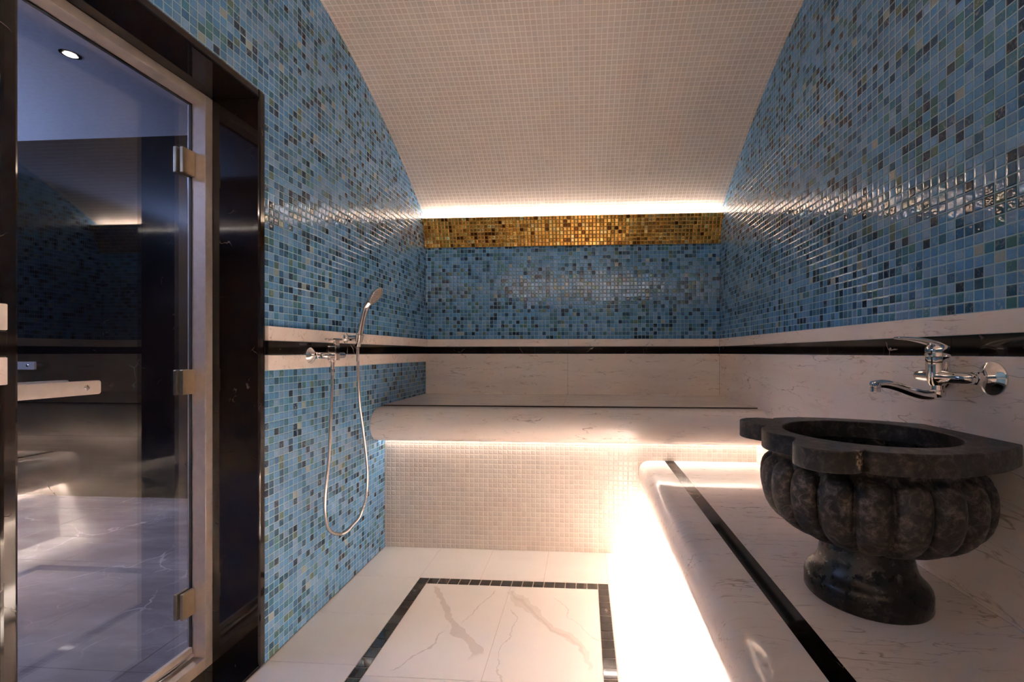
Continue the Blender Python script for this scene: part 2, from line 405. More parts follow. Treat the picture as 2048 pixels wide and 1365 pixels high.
# ------------------------------------------------------------------ THE SETTING
DY0, DY1, DZ = 0.796, 1.523, 2.053     # hole in the left wall (outer edge of the marble lining)
def side_wall(name, x, sign, hole):
    bm = bmesh.new()
    ys = sorted(set([YF + i * (YB - YF) / 60 for i in range(61)] + ([DY0, DY1] if hole else [])))
    fs = []; vt = {}
    def V(y, z):
        k = (round(y, 5), round(z, 5))
        if k not in vt: vt[k] = bm.verts.new((x, y, z))
        return vt[k]
    for a, b in zip(ys[:-1], ys[1:]):
        inh = hole and a >= DY0 - 1e-6 and b <= DY1 + 1e-6
        if not inh: fs.append(bm.faces.new((V(a, 0), V(b, 0), V(b, DZ), V(a, DZ))))
        fs.append(bm.faces.new((V(a, DZ), V(b, DZ), V(b, vault(b) + 0.004), V(a, vault(a) + 0.004))))
    for f in fs: uvq(bm, f, lambda c: (c.y + 10, c.z + 10 - T1 % PITCH))
    r = bmesh.ops.extrude_face_region(bm, geom=fs)
    ex = [e for e in r['geom'] if isinstance(e, bmesh.types.BMVert)]
    bmesh.ops.translate(bm, verts=ex, vec=(0.27 * sign, 0, 0))
    for f in bm.faces:
        if f not in fs: f.material_index = 1
    for e in r['geom']:
        if isinstance(e, bmesh.types.BMFace): e.material_index = 1
    for f in bm.faces:
        if abs(f.calc_center_median().x - x) < 1e-4 and abs(f.normal.x) > 0.9: f.material_index = 0
    return obj(name, bm, [M['blue'], M['brown_black']], structure=True)
side_wall('wall_left', XL, -1, True)
side_wall('wall_right', XR + 0.003, 1, False)

def flat_wall(name, y, sign, mats):
    bm = bmesh.new()
    f = box(bm, XL - 0.27, XR + 0.27, min(y, y + 0.15 * sign), max(y, y + 0.15 * sign), 0, 2.9)
    for q in f: uvq(bm, q, lambda c: (c.x + 10, c.z + 10 - T1 % PITCH))
    return obj(name, bm, mats, structure=True)
flat_wall('wall_back', YB, 1, M['blue'])
flat_wall('wall_front', YF, -1, M['blue'])

# barrel vault
bm = bmesh.new(); prev = None; s = 0.0; K = 96
pts = [(YF + i * (YB - YF) / K, vault(YF + i * (YB - YF) / K)) for i in range(K + 1)]
lay = bm.loops.layers.uv.verify()
for i, (y, z) in enumerate(pts):
    if prev: s2 = s + math.hypot(y - prev[0], z - prev[1])
    else: s2 = 0.0
    a, b = bm.verts.new((XL - 0.001, y, z)), bm.verts.new((XR + 0.004, y, z))
    if prev:
        f = bm.faces.new((pa, a, b, pb)); u0, u1 = XL + 10, XR + 10
        for l, uv in zip(f.loops, ((u0, s), (u0, s2), (u1, s2), (u1, s))): l[lay].uv = uv
    prev = (y, z); pa, pb = a, b; s = s2
top = [bm.verts.new(p) for p in ((XL - 0.001, YB, 2.9), (XR + 0.004, YB, 2.9), (XR + 0.004, YF, 2.9), (XL - 0.001, YF, 2.9))]
bm.faces.new(top)
obj('ceiling', bm, M['ivory'], structure=True, smooth=180, recalc=False)

# floor: grout bed, white tiles, black border tiles, veined slabs, all one floor
bm = bmesh.new()
box(bm, XL, XPR + 0.02, YF, YR + 0.02, -0.12, -0.0015, 0)
G = 0.0012
def tile(x0, x1, y0, y1, mi, g=G, z=0.0):
    if x1 - x0 > 0.006 and y1 - y0 > 0.006: box(bm, x0 + g, x1 - g, y0 + g, y1 - g, -0.02, z, mi)
BX0, BX1, BY1, BW = -0.815, 0.118, 2.152, 0.0515
BY0 = -0.20
cx_ = [XL + 0.006, BX0 - 0.002, -0.512, -0.197, BX1, XPR]
ry = [YR, BY1, 1.84, 1.535, 1.215, 0.895, 0.575, 0.255, -0.065, YF]
for i in range(len(cx_) - 1):                                # back row
    tile(cx_[i], cx_[i + 1], BY1, YR, 1)
for j in range(1, len(ry) - 1):
    tile(cx_[0], BX0, ry[j + 1], ry[j], 1); tile(BX1, XPR, ry[j + 1], ry[j], 1)
for i in range(1, 4): tile(cx_[i], cx_[i + 1], YF, BY0, 1)
nx = 18; tw = (BX1 - BX0) / nx
for i in range(nx):
    tile(BX0 + i * tw, BX0 + (i + 1) * tw, BY1 - BW, BY1, 2, 0.0021, 0.0004)
    tile(BX0 + i * tw, BX0 + (i + 1) * tw, BY0, BY0 + BW, 2, 0.0021, 0.0004)
k = 0; y = BY1 - BW
ny = round((BY1 - BW - BY0 - BW) / 0.0518); th = (BY1 - 2 * BW - BY0) / ny
for k in range(ny):
    for xx in (BX0, BX1 - tw): tile(xx, xx + tw, BY0 + BW + k * th, BY0 + BW + (k + 1) * th, 2, 0.0021, 0.0004)
XM = -0.35
for (a, b) in ((BX0 + tw, XM), (XM, BX1 - tw)):
    for (c, d) in ((1.487, BY1 - BW), (0.87, 1.487), (0.25, 0.87), (BY0 + BW, 0.25)): tile(a, b, c, d, 3)
obj('floor', bm, [M['grout'], M['marble_floor'], M['black_tile'], M['slab']], structure=True)

# wall bands: cream, black, cream; 14 mm proud on the left, flush-mounted marble on back and right
def band_left(name, z0, z1, mat, cut):
    bm = bmesh.new()
    segs = [(YF, 0.801), (1.5235, YB)]
    for a, b in segs: box(bm, XL, XL + 0.0145, a, b, z0 + 0.0006, z1 - 0.0006)
    return obj(name, bm, mat, structure=True, bevel=0.002)
band_left('trim_1', T2, T1, M['marble'], 1); band_left('trim_2', T3, T2, M['black'], 1); band_left('trim_3', T4, T3, M['marble'], 1)
def band_back(name, z0, z1, mat, splits, y0, y1):
    bm = bmesh.new(); e = [XL + 0.0145] + splits + [XR - 0.0005]
    for a, b in zip(e[:-1], e[1:]): box(bm, a + 0.0006, b - 0.0006, y0, y1, z0 + 0.0006, z1 - 0.0006)
    return obj(name, bm, mat, structure=True)
band_back('trim_4', T2, T1, M['marble_wall'], [-0.11], YB - 0.006, YB); band_back('trim_5', T3, T2, M['black'], [-0.35, 0.42], YB - 0.006, YB)
bm = bmesh.new()
for a, b in ((XL + 0.001, -0.115), (-0.115, XR - 0.0005)): box(bm, a + 0.0006, b - 0.0006, YB - 0.006, YB, ZB, T3 - 0.0006)
obj('trim_6', bm, M['marble_wall'], structure=True)
def band_right(name, z0, z1, mat, splits):
    bm = bmesh.new(); e = [YF] + splits + [YB - 0.006]
    for a, b in zip(e[:-1], e[1:]): box(bm, XR, XR + 0.006, a + 0.0005, b - 0.0005, z0 + 0.0006, z1 - 0.0006)
    return obj(name, bm, mat, structure=True)
band_right('trim_7', T2, T1, M['marble_wall'], [0.6, 1.85]); band_right('trim_8', T3, T2, M['black'], [0.35, 1.2, 2.1])
band_right('trim_9', ZP, T3, M['marble_wall'], [0.2, 1.42, 2.40])
for nm, z0, z1, mt in (('trim_10', T2, T1, 'marble_wall'), ('trim_11', T3, T2, 'black')):   # front wall
    bm = bmesh.new(); box(bm, XL + 0.0145, XR, YF, YF + 0.006, z0, z1); obj(nm, bm, M[mt], structure=True)
bm = bmesh.new(); box(bm, XL + 0.0145, XR, YF, YF + 0.006, 0, T3); obj('trim_12', bm, M['marble_wall'], structure=True)

# gold mosaic cove, back and front: leaning board with a channel behind its lip
def cove(name, y, s):
    bm = bmesh.new()
    p = [(y - s * 0.012, 1.883), (y - s * 0.080, 2.076), (y - s * 0.070, 2.077), (y - s * 0.063, 2.0715), (y, 2.0715), (y, 1.883)]
    lay = bm.loops.layers.uv.verify()
    prism(bm, p, 'x', XL + 0.0005, XR + 0.0025)
    for f in bm.faces:
        for l in f.loops: l[lay].uv = (l.vert.co.x + 10, (l.vert.co.z - 1.883) * 1.061 + 0.0256 * 200)
    return obj(name, bm, M['gold'], structure=True)
cove('trim_13', YB, 1); cove('trim_14', YF, -1)

def led(name, label, group, x0, x1, y0, y1, z0, z1, mat):
    bm = bmesh.new(); box(bm, x0, x1, y0, y1, z0, z1)
    o = obj(name, bm, mat, origin=((x0 + x1) / 2, (y0 + y1) / 2, z0)); return tag(o, label, 'light strip', group)
led('led_strip', 'glowing light strip in the cove behind the gold mosaic lip', None, XL + 0.01, XR - 0.01, YB - 0.062, YB - 0.052, 2.0725, 2.0805, M['led_cove'])
led('led_strip', 'light strip in the cove behind the viewer, seen only as a reflection', None, XL + 0.01, XR - 0.01, YF + 0.048, YF + 0.060, 2.0725, 2.093, M['led_rear'])

# ------------------------------------------------------------------ BENCH across the back
BE = thing('marble_bench', 'cream marble bench across the back wall with thick rounded front over a lit tiled riser', 'bench', ((XL + XR) / 2, 2.8, 0))
bm = bmesh.new()
for a, b in ((XL + 0.0005, -0.115), (-0.115, XR)): box(bm, a + 0.0004, b - 0.0004, YJ + 0.0015, YB - 0.0065, ZB - 0.03, ZB)
obj('seat_slab', bm, M['marble'], BE)
bm = bmesh.new(); box(bm, XL + 0.001, XR - 0.0005, YJ - 0.001, YJ + 0.03, ZB - 0.06, ZB - 0.0012); obj('seat_joint_shadow', bm, M['joint'], BE)  # black strip in the joint, painting the shadow below the slab edge
prof = [(YJ - 0.0015, 0.8150), (2.440, 0.8150), (2.41, 0.8145), (2.385, 0.811), (2.36, 0.803), (2.338, 0.788), (2.321, 0.767), (2.311, 0.742), (2.310, 0.715),
        (2.318, 0.688), (2.334, 0.664), (2.354, 0.646), (2.376, 0.636), (2.398, 0.634), (2.404, 0.642), (2.406, 0.664), (2.500, 0.664), (2.500, ZB - 0.035), (YJ - 0.0015, ZB - 0.035)]
bm = bmesh.new(); prism(bm, prof, 'x', XL + 0.0005, XR - 0.0005); obj('rounded_front', bm, M['marble'], BE, smooth=50)
bm = bmesh.new(); fs = box(bm, XL + 0.0005, XR - 0.0005, YR, YR + 0.03, 0.0, 0.664)
for f in fs: uvq(bm, f, lambda c: (c.x + 10, c.z + 10))
obj('tiled_riser', bm, M['ivory_riser'], BE)
led('led_strip', 'glowing light strip under the rounded front of the back bench', None, XL + 0.004, XR - 0.004, 2.462, 2.474, 0.658, 0.663, M['led_bench'])

# ------------------------------------------------------------------ PLATFORM along the right wall
PL = thing('marble_platform', 'low cream marble platform along the right wall with rounded edge and black inlay', 'platform', (0.65, 1.0, 0))
prof = [(0.4465, ZP), (0.365, ZP), (0.345, 0.5175), (0.328, 0.510), (0.314, 0.496), (0.306, 0.477), (0.303, 0.452), (0.304, 0.425), (0.310, 0.398), (0.322, 0.372),
        (0.340, 0.350), (0.362, 0.336), (0.385, 0.3305), (0.404, 0.330), (0.409, 0.336), (0.411, 0.376), (0.455, 0.376), (0.455, ZP - 0.03), (0.4465, ZP - 0.03)]
bm = bmesh.new(); prism(bm, prof, 'y', YF + 0.0005, YR - 0.0005); obj('rounded_edge', bm, M['marble'], PL, smooth=50)
bm = bmesh.new(); e = [YF, 0.1, 1.0, 1.9, YR]
for a, b in zip(e[:-1], e[1:]): box(bm, 0.447, 0.4965, a + 0.0004, b - 0.0004, ZP - 0.02, ZP)
obj('inlay_strip', bm, M['black'], PL)['label'] = 'black marble inlay strip'
bm = bmesh.new()
for a, b in ((YF, 0.62), (0.62, YR)): box(bm, 0.497, XR, a + 0.0005, b - 0.0005, ZP - 0.03, ZP)
obj('top_slab', bm, M['marble'], PL)
bm = bmesh.new(); fs = box(bm, XPR, XPR + 0.03, YF + 0.001, YR, 0, 0.376)
for f in fs: uvq(bm, f, lambda c: (c.y + 10, c.z + 10))
obj('tiled_riser', bm, M['ivory_riser'], PL)
led('led_strip', 'glowing light strip under the rounded edge of the right platform', None, 0.425, 0.437, YF + 0.01, YR - 0.004, 0.370, 0.3755, M['led_platform'])

# ------------------------------------------------------------------ GLASS DOOR and its dark marble lining
LY0, LY1, LZ = DY0 + 0.030, DY1 - 0.030, DZ - 0.030           # clear opening of the lining
bm = bmesh.new(); X0, X1 = XL - 0.27, XL + 0.004
box(bm, X0, X1, LY1, DY1, 0.0, DZ); obj('trim_15', bm, M['brown_black'], structure=True, bevel=0.006)
bm = bmesh.new(); box(bm, X0, X1, DY0, LY0, 0.0, DZ); obj('trim_16', bm, M['brown_black'], structure=True, bevel=0.006)
bm = bmesh.new(); box(bm, X0, X1, LY0, LY1, LZ, DZ); obj('trim_17', bm, M['brown_black'], structure=True, bevel=0.006)
bm = bmesh.new()
box(bm, XL - 0.27, XL, LY0, LY1, -0.05, 0.007, 1)
ye = [LY0, 1.06, 1.26, 1.455, LY1]
for a, b in zip(ye[:-1], ye[1:]): box(bm, -1.33, XL + 0.001, a + 0.0008, b - 0.0008, 0.0, 0.011, 0)
obj('trim_18', bm, [M['black'], M['grout']], structure=True)

DR = thing('door_1', None, None, (-1.35, 1.16, 0)); DR['kind'] = 'structure'
DR['label'] = 'clear glass steam room door in taupe metal frame, set in dark marble'
FX0, FX1 = -1.375, -1.321
bm = bmesh.new()
t = 0.030
box(bm, FX0, FX1, LY1 - t, LY1, 0.012, LZ); box(bm, FX0, FX1, LY0, LY0 + t, 0.012, LZ)
box(bm, FX0, FX1, LY0 + t, LY1 - t, LZ - t, LZ); box(bm, FX0, FX1, LY0 + t, LY1 - t, 0.012, 0.053)
# rebate behind the pane
box(bm, -1.405, FX0, LY1 - 0.012, LY1, 0.012, LZ); box(bm, -1.405, FX0, LY0, LY0 + 0.012, 0.012, LZ); box(bm, -1.405, FX0, LY0, LY1, LZ - 0.012, LZ)
obj('door_frame', bm, M['steel'], DR, bevel=0.0015)
GX1, GX0 = -1.371, -1.379
bm = bmesh.new(); box(bm, GX0, GX1, LY0 + t + 0.004, LY1 - t - 0.002, 0.088, LZ - t - 0.004); obj('glass_pane', bm, M['glass'], DR)
bm = bmesh.new(); box(bm, GX0 - 0.003, GX1 + 0.003, LY0 + t + 0.004, LY1 - t - 0.002, 0.070, 0.090); obj('bottom_rail', bm, M['steel'], DR, bevel=0.001)
bm = bmesh.new(); tube(bm, [(-1.366, LY0 + t + 0.004, 0.062), (-1.366, LY1 - t - 0.002, 0.062)], 0.0085, 20); obj('drip_seal', bm, M['seal'], DR, smooth=40)
bm = bmesh.new(); box(bm, GX0 - 0.001, GX1 + 0.001, LY0 + t + 0.003, LY1 - t - 0.002, LZ - t - 0.0045, LZ - t); box(bm, GX0 - 0.001, GX1 + 0.001, LY1 - t - 0.0025, LY1 - t - 0.0003, 0.07, LZ - t)
obj('gasket', bm, M['rubber'], DR)
for z0, z1 in ((1.735, 1.823), (0.977, 1.062), (0.208, 0.297)):
    bm = bmesh.new()
    box(bm, GX1 + 0.0005, GX1 + 0.0125, 1.415, LY1 - t - 0.001, z0, z1)
    box(bm, GX0 - 0.0125, GX0 - 0.0005, 1.412, LY1 - t - 0.001, z0, z1)
    h = obj('hinge', bm, M['hinge'], DR, bevel=0.0018)
for nm, xa, xb in (('handle', -1.334, -1.322), ('handle', -1.428, -1.416)):
    front = xa > -1.37
    bm = bmesh.new(); prof_h = []
    y0, y1, z0, z1, r = 0.872, 1.129, 1.008, 1.0455, 0.007
    for cy_, cz_, a0 in ((y1 - r, z1 - r, 0), (y0 + r, z1 - r, 90), (y0 + r, z0 + r, 180), (y1 - r, z0 + r, 270)):
        for q in range(0, 91, 15):
            t_ = math.radians(a0 + q); prof_h.append((cy_ + r * math.cos(t_), cz_ + r * math.sin(t_)))
    prism(bm, prof_h, 'x', xa, xb)
    hd = obj(nm, bm, M['handle'], DR, bevel=0.001)
    for yb in (1.093, 0.908):
        bm = bmesh.new()
        if front:
            lathe(bm, (GX1, yb, 1.027), (1, 0, 0), [(0, 0.009), (xa - GX1, 0.009)], 24)
            lathe(bm, (xb, yb, 1.027), (1, 0, 0), [(-0.001, 0.0068), (0.002, 0.0068), (0.0042, 0.0045), (0.0045, 0.0)], 24)
        else:
            lathe(bm, (xb, yb, 1.027), (1, 0, 0), [(0, 0.009), (GX0 - xb, 0.009)], 24)
        obj('bolt', bm, M['chrome'], hd, smooth=40)

# ------------------------------------------------------------------ CORRIDOR beyond the door
CX0, CX1, CY0, CY1, CZ = -5.2, XL - 0.27, -1.0, 3.2, 2.79
bm = bmesh.new()
box(bm, CX0, CX1, CY0, CY1, -0.12, -0.0015, 0)
ex = [CX0 + i * 0.60 for i in range(0, 7)] + [CX1]; ey = [CY0, -0.05, 0.70, 1.45, 2.20, 2.95, CY1]
for a, b in zip(ex[:-1], ex[1:]):
    for c, d in zip(ey[:-1], ey[1:]):
        if b - a > 0.01: box(bm, a + 0.0008, b - 0.0008, c + 0.0008, d - 0.0008, -0.02, 0.0, 1)
obj('floor_corridor', bm, [M['joint'], M['grey']], structure=True)
def slab_wall(name, x0, x1, y0, y1, z0=0.0, z1=CZ):
    bm = bmesh.new(); box(bm, x0, x1, y0, y1, z0, z1); return obj(name, bm, M['wall_dark'], structure=True)
slab_wall('wall_corridor_end', CX0, CX1, CY1, CY1 + 0.15)
slab_wall('wall_corridor_front', CX0, CX1, CY0 - 0.15, CY0)
slab_wall('wall_corridor_left', CX0 - 0.15, CX0, CY0, CY1)
bm = bmesh.new()
prism(bm, [(CX0, 1.66), (CX0 + 0.15, 1.72), (CX0 + 0.15, 1.80), (CX0 + 0.14, 1.80), (CX0 + 0.14, 1.73), (CX0, 1.73)], 'y', -0.95, 0.95)
tag(obj('added_fill_trough', bm, M['steel'], origin=(CX0, 0.0, 1.66)), 'made-up metal trough around the added corridor fill light, outside the picture', 'light fixture')  # invented housing for the added fill light, never in view
# corridor walls beside the steam room
slab_wall('wall_corridor_right', CX1, CX1 + 0.02, CY0, YF - 0.15)
bm = bmesh.new(); box(bm, CX0, CX1 + 0.02, CY0, CY1 + 0.1, CZ, CZ + 0.12); obj('ceiling_corridor', bm, M['paint'], structure=True)
# recessed downlights
def downlight(x, y, label):
    r = thing('ceiling_downlight', label, 'downlight', (x, y, CZ))
    bm = bmesh.new(); lathe(bm, (x, y, CZ + 0.001), (0, 0, -1), [(0.0, 0.046), (0.003, 0.046), (0.005, 0.042), (0.004, 0.032), (0.001, 0.030)], 40)
    obj('bezel', bm, M['chrome_soft'], r, smooth=40)
    bm = bmesh.new(); lathe(bm, (x, y, CZ - 0.0045), (0, 0, -1), [(0.0, 0.028), (0.001, 0.027), (0.002, 0.015), (0.0025, 0.0)], 32)
    obj('lamp', bm, M['lamp'], r, smooth=60)
    l = bpy.data.lights.new('downlight_beam', 'SPOT'); l.energy = DOWN_W; l.spot_size = math.radians(95); l.spot_blend = 0.6; l.color = (1.0, 0.86, 0.76); l.shadow_soft_size = 0.03
    o = bpy.data.objects.new('downlight_beam', l); COL.objects.link(o); o.parent = r; o.location = (0, 0, -0.02)
downlight(-2.863, 2.287, 'small round lit downlight in the corridor ceiling, seen through the glass door')
# pull bar on the far corridor wall
r = thing('pull_bar', 'small taupe metal pull bar with round bolt, beyond the glass door', 'handle', (-4.43, CY1, 1.02))
bm = bmesh.new(); prof_h = []
x0, x1, z0, z1, rr = -4.62, -4.245, 0.989, 1.051, 0.01
for cx2, cz2, a0 in ((x1 - rr, z1 - rr, 0), (x0 + rr, z1 - rr, 90), (x0 + rr, z0 + rr, 180), (x1 - rr, z0 + rr, 270)):
    for q in range(0, 91, 15):
        a_ = math.radians(a0 + q); prof_h.append((cx2 + rr * math.cos(a_), cz2 + rr * math.sin(a_)))
prism(bm, prof_h, 'y', CY1 - 0.052, CY1 - 0.036); obj('bar', bm, M['handle'], r, bevel=0.001)
for xx in (-4.30, -4.565):
    bm = bmesh.new(); lathe(bm, (xx, CY1, 1.02), (0, -1, 0), [(0, 0.012), (0.053, 0.012), (0.056, 0.009), (0.057, 0.0)], 24); obj('bolt', bm, M['chrome'], r, smooth=40)

# ------------------------------------------------------------------ BASIN
BXc, BYc, ZR0, ZR1 = 0.700, 1.152, 0.877, 0.923
BA = thing('stone_basin', 'black carved stone basin with lobed rim and fluted bowl on a round foot', 'basin', (BXc, BYc, ZP))
half = []
half += [(0.56 - math.sqrt(0.104 ** 2 - d * d), d) for d in [0.0, 0.016, 0.032, 0.048, 0.064, 0.076]]
half += [(0.4940, 0.084)]
lc, lr = (0.522, 0.166), 0.0665
a0, a1 = math.atan2(0.120 - lc[1], 0.474 - lc[0]), math.atan2(0.211 - lc[1], 0.571 - lc[0])
a0 = a0 % (2 * PI); 
for k in range(0, 25):
    a = a0 + (a1 - a0) * k / 24
    half.append((lc[0] + lr * math.cos(a), lc[1] + lr * math.sin(a)))
half += [(0.573, 0.222)]
arc = smooth_path([(0.573, 0.232, 0), (0.625, 0.2465, 0), (0.69, 0.2500, 0), (0.763, 0.235, 0), (0.85, 0.200, 0), (0.91, 0.162, 0), (0.9415, 0.138, 0)], 6)
half += [(p.x, p.y) for p in arc]
outline = [(x, BYc - d) for x, d in half] + [(x, BYc + d) for x, d in reversed(half[1:])]
bm = bmesh.new()
def ring(pts, z): return [bm.verts.new((x, y, z)) for x, y in pts]
IN = 72; hole = [(BXc + 0.184 * math.cos(2 * PI * k / IN), BYc + 0.184 * math.sin(2 * PI * k / IN)) for k in range(IN)]
def cap(z):
    A, B = ring(outline, z), ring(hole, z)
    es = [bm.edges.new((A[i], A[(i + 1) % len(A)])) for i in range(len(A))] + [bm.edges.new((B[i], B[(i + 1) % IN])) for i in range(IN)]
    bmesh.ops.triangle_fill(bm, use_beauty=True, edges=es); return A, B
A1, B1 = cap(ZR1); A0, B0 = cap(ZR0)
for P, Q in ((A1, A0), (B1, B0)):
    for i in range(len(P)): bm.faces.new((P[i], P[(i + 1) % len(P)], Q[(i + 1) % len(P)], Q[i]))
obj('rim', bm, M['stone_rim'], BA, smooth=32, bevel=0.0022)
# fluted bowl
NL, SUBD = 20, 18
prof = [(0.877, .204, .204, 0), (0.862, .203, .203, 0), (0.857, .206, .206, 0), (0.853, .208, .212, .45), (0.848, .208, .221, .68), (0.842, .209, .2275, .83), (0.832, .210, .2335, .93), (0.818, .211, .237, .98),
        (0.800, .2115, .2385, 1), (0.780, .211, .238, 1), (0.760, .208, .235, 1), (0.740, .202, .229, 1), (0.722, .193, .219, 1), (0.706, .180, .205, 1), (0.692, .164, .187, 1), (0.680, .146, .166, 1),
        (0.671, .128, .145, 1), (0.665, .112, .124, 1), (0.662, .096, .100, 1)]
bm = bmesh.new(); rings = []
nseg = NL * SUBD
for z, rg, ro, wd in prof:
    R_ = []
    for k in range(nseg):
        ph = ((k % SUBD) + 0.5) / SUBD * 2 - 1
        if wd > 0 and abs(ph) < wd: rad = rg + (ro - rg) * math.sqrt(max(0, 1 - (ph / wd) ** 2)) ** 0.9
        else: rad = rg
        th_ = 2 * PI * (k + 0.5) / nseg
        R_.append(bm.verts.new((BXc + rad * math.cos(th_), BYc + rad * math.sin(th_), z)))
    rings.append(R_)
for A, B in zip(rings[:-1], rings[1:]):
    for k in range(nseg): bm.faces.new((A[k], A[(k + 1) % nseg], B[(k + 1) % nseg], B[k]))
bm.faces.new(rings[-1])
obj('fluted_bowl', bm, M['stone'], BA, smooth=50, recalc=True)
bm = bmesh.new()
# inside of the bowl
ins = [(0.877, 0.184), (0.85, 0.182), (0.80, 0.172), (0.76, 0.152), (0.73, 0.12), (0.715, 0.08), (0.71, 0.03)]
R2 = []
for z, r_ in ins: R2.append([bm.verts.new((BXc + r_ * math.cos(2 * PI * k / 72), BYc + r_ * math.sin(2 * PI * k / 72), z)) for k in range(72)])
for A, B in zip(R2[:-1], R2[1:]):
    for k in range(72): bm.faces.new((A[k], B[k], B[(k + 1) % 72], A[(k + 1) % 72]))
bm.faces.new(R2[-1])
obj('inner_bowl', bm, M['stone_foot'], BA, smooth=60, recalc=False)['label'] = 'smooth dark inside of the bowl'
bm = bmesh.new()
lathe(bm, (BXc, BYc, ZP + 0.0005), (0, 0, 1), [(0, 0.131), (0.004, 0.1335), (0.034, 0.1335), (0.042, 0.132), (0.049, 0.128), (0.056, 0.121), (0.064, 0.1135), (0.075, 0.107), (0.09, 0.102), (0.11, 0.0985), (0.135, 0.097), (0.150, 0.098)], 72)
obj('pedestal', bm, M['stone_foot'], BA, smooth=40)

# ------------------------------------------------------------------ BASIN FAUCET on the right wall
FZ, FXb = 1.061, 0.877
FA = thing('basin_faucet', 'chrome wall mixer tap with curved spout above the black stone basin', 'faucet', (XR, 1.159, FZ))
for yy in (1.084, 1.234):
    bm = bmesh.new()
    lathe(bm, (XR, yy, FZ), (-1, 0, 0), [(0.0005, 0.0385), (0.004, 0.0385), (0.0065, 0.036), (0.012, 0.028), (0.018, 0.0205), (0.025, 0.0165), (0.031, 0.0155)], 56)
    obj('escutcheon', bm, M['chrome'], FA, smooth=35)
    bm = bmesh.new()
    lathe(bm, (XR - 0.029, yy, FZ), (-1, 0, 0), [(0, 0.0150), (0.0012, 0.0172), (0.0135, 0.0172), (0.015, 0.0150)], 6); lathe(bm, (XR - 0.042, yy, FZ), (-1, 0, 0), [(0, 0.0135), (0.006, 0.0135)], 32)
    obj('union_nut', bm, M['chrome'], FA, bevel=0.0008)
bm = bmesh.new()
path = smooth_path([(0.897, 1.084, FZ), (0.886, 1.088, FZ), (0.878, 1.104, FZ), (0.877, 1.13, FZ), (0.877, 1.159, FZ), (0.877, 1.188, FZ), (0.878, 1.214, FZ), (0.886, 1.230, FZ), (0.897, 1.234, FZ)], 6)
rr = [0.0135 + 0.0045 * math.exp(-((p.y - 1.159) / 0.035) ** 2) for p in path]
tube(bm, path, rr, 32)
lathe(bm, (FXb, 1.159, 1.040), (0, 0, 1), [(0, 0.016), (0.004, 0.018), (0.012, 0.0205), (0.026, 0.0225), (0.040, 0.0235), (0.066, 0.0240), (0.070, 0.0235), (0.0705, 0.022)], 48)
obj('mixer_body', bm, M['chrome'], FA, smooth=38)
bm = bmesh.new()
lathe(bm, (FXb, 1.159, 1.111), (0, 0, 1), [(0, 0.0245), (0.002, 0.0252), (0.016, 0.0252), (0.023, 0.0235), (0.028, 0.019), (0.031, 0.011), (0.032, 0.0)], 48)
# lever blade running away from the wall
bl = smooth_path([(0.892, 1.159, 1.130), (0.872, 1.159, 1.141), (0.845, 1.159, 1.1495), (0.815, 1.159, 1.155), (0.785, 1.159, 1.1575), (0.778, 1.159, 1.1575)], 6)
wd_ = [0.019 - 0.010 * (i / (len(bl) - 1)) for i in range(len(bl))]
tk = [0.0085 - 0.0060 * (i / (len(bl) - 1)) for i in range(len(bl))]
RR = []
for p, a, b in zip(bl, wd_, tk):
    RR.append([bm.verts.new((p.x, p.y + a * math.copysign(abs(math.cos(q)) ** 0.6, math.cos(q)), p.z + b * math.copysign(abs(math.sin(q)) ** 0.6, math.sin(q)))) for q in [2 * PI * k / 24 for k in range(24)]])
for A, B in zip(RR[:-1], RR[1:]):
    for k in range(24): bm.faces.new((A[k], A[(k + 1) % 24], B[(k + 1) % 24], B[k]))
bm.faces.new(RR[0]); bm.faces.new(RR[-1])
obj('lever', bm, M['chrome'], FA, smooth=40)
bm = bmesh.new(); lathe(bm, (FXb - 0.0250, 1.150, 1.1175), (-1, -0.35, 0), [(-0.003, 0.0028), (0.001, 0.0028)], 16)
obj('index_cap', bm, M['rubber'], FA)
bm = bmesh.new()
lathe(bm, (FXb, 1.159, 1.044), (0, 0, -1), [(0, 0.0145), (0.016, 0.0145), (0.017, 0.0165), (0.022, 0.0170), (0.028, 0.0165), (0.033, 0.0145), (0.036, 0.008), (0.0365, 0.0)], 40)
path = smooth_path([(0.878, 1.159, 1.0205), (0.862, 1.159, 1.0160), (0.84, 1.159, 1.0165), (0.815, 1.159, 1.0235), (0.79, 1.159, 1.0330), (0.765, 1.159, 1.0405), (0.745, 1.159, 1.0430), (0.728, 1.159, 1.0405)], 6)
tube(bm, path, [0.0125 - 0.0025 * i / (len(path) - 1) for i in range(len(path))], 28)
obj('spout', bm, M['chrome'], FA, smooth=40)
bm = bmesh.new(); lathe(bm, (0.729, 1.159, 1.050), (0, 0, -1), [(0, 0.006), (0.002, 0.0105), (0.008, 0.0125), (0.016, 0.0125), (0.017, 0.0115), (0.027, 0.0115), (0.027, 0.009)], 36)
obj('aerator', bm, M['chrome'], FA, smooth=35)

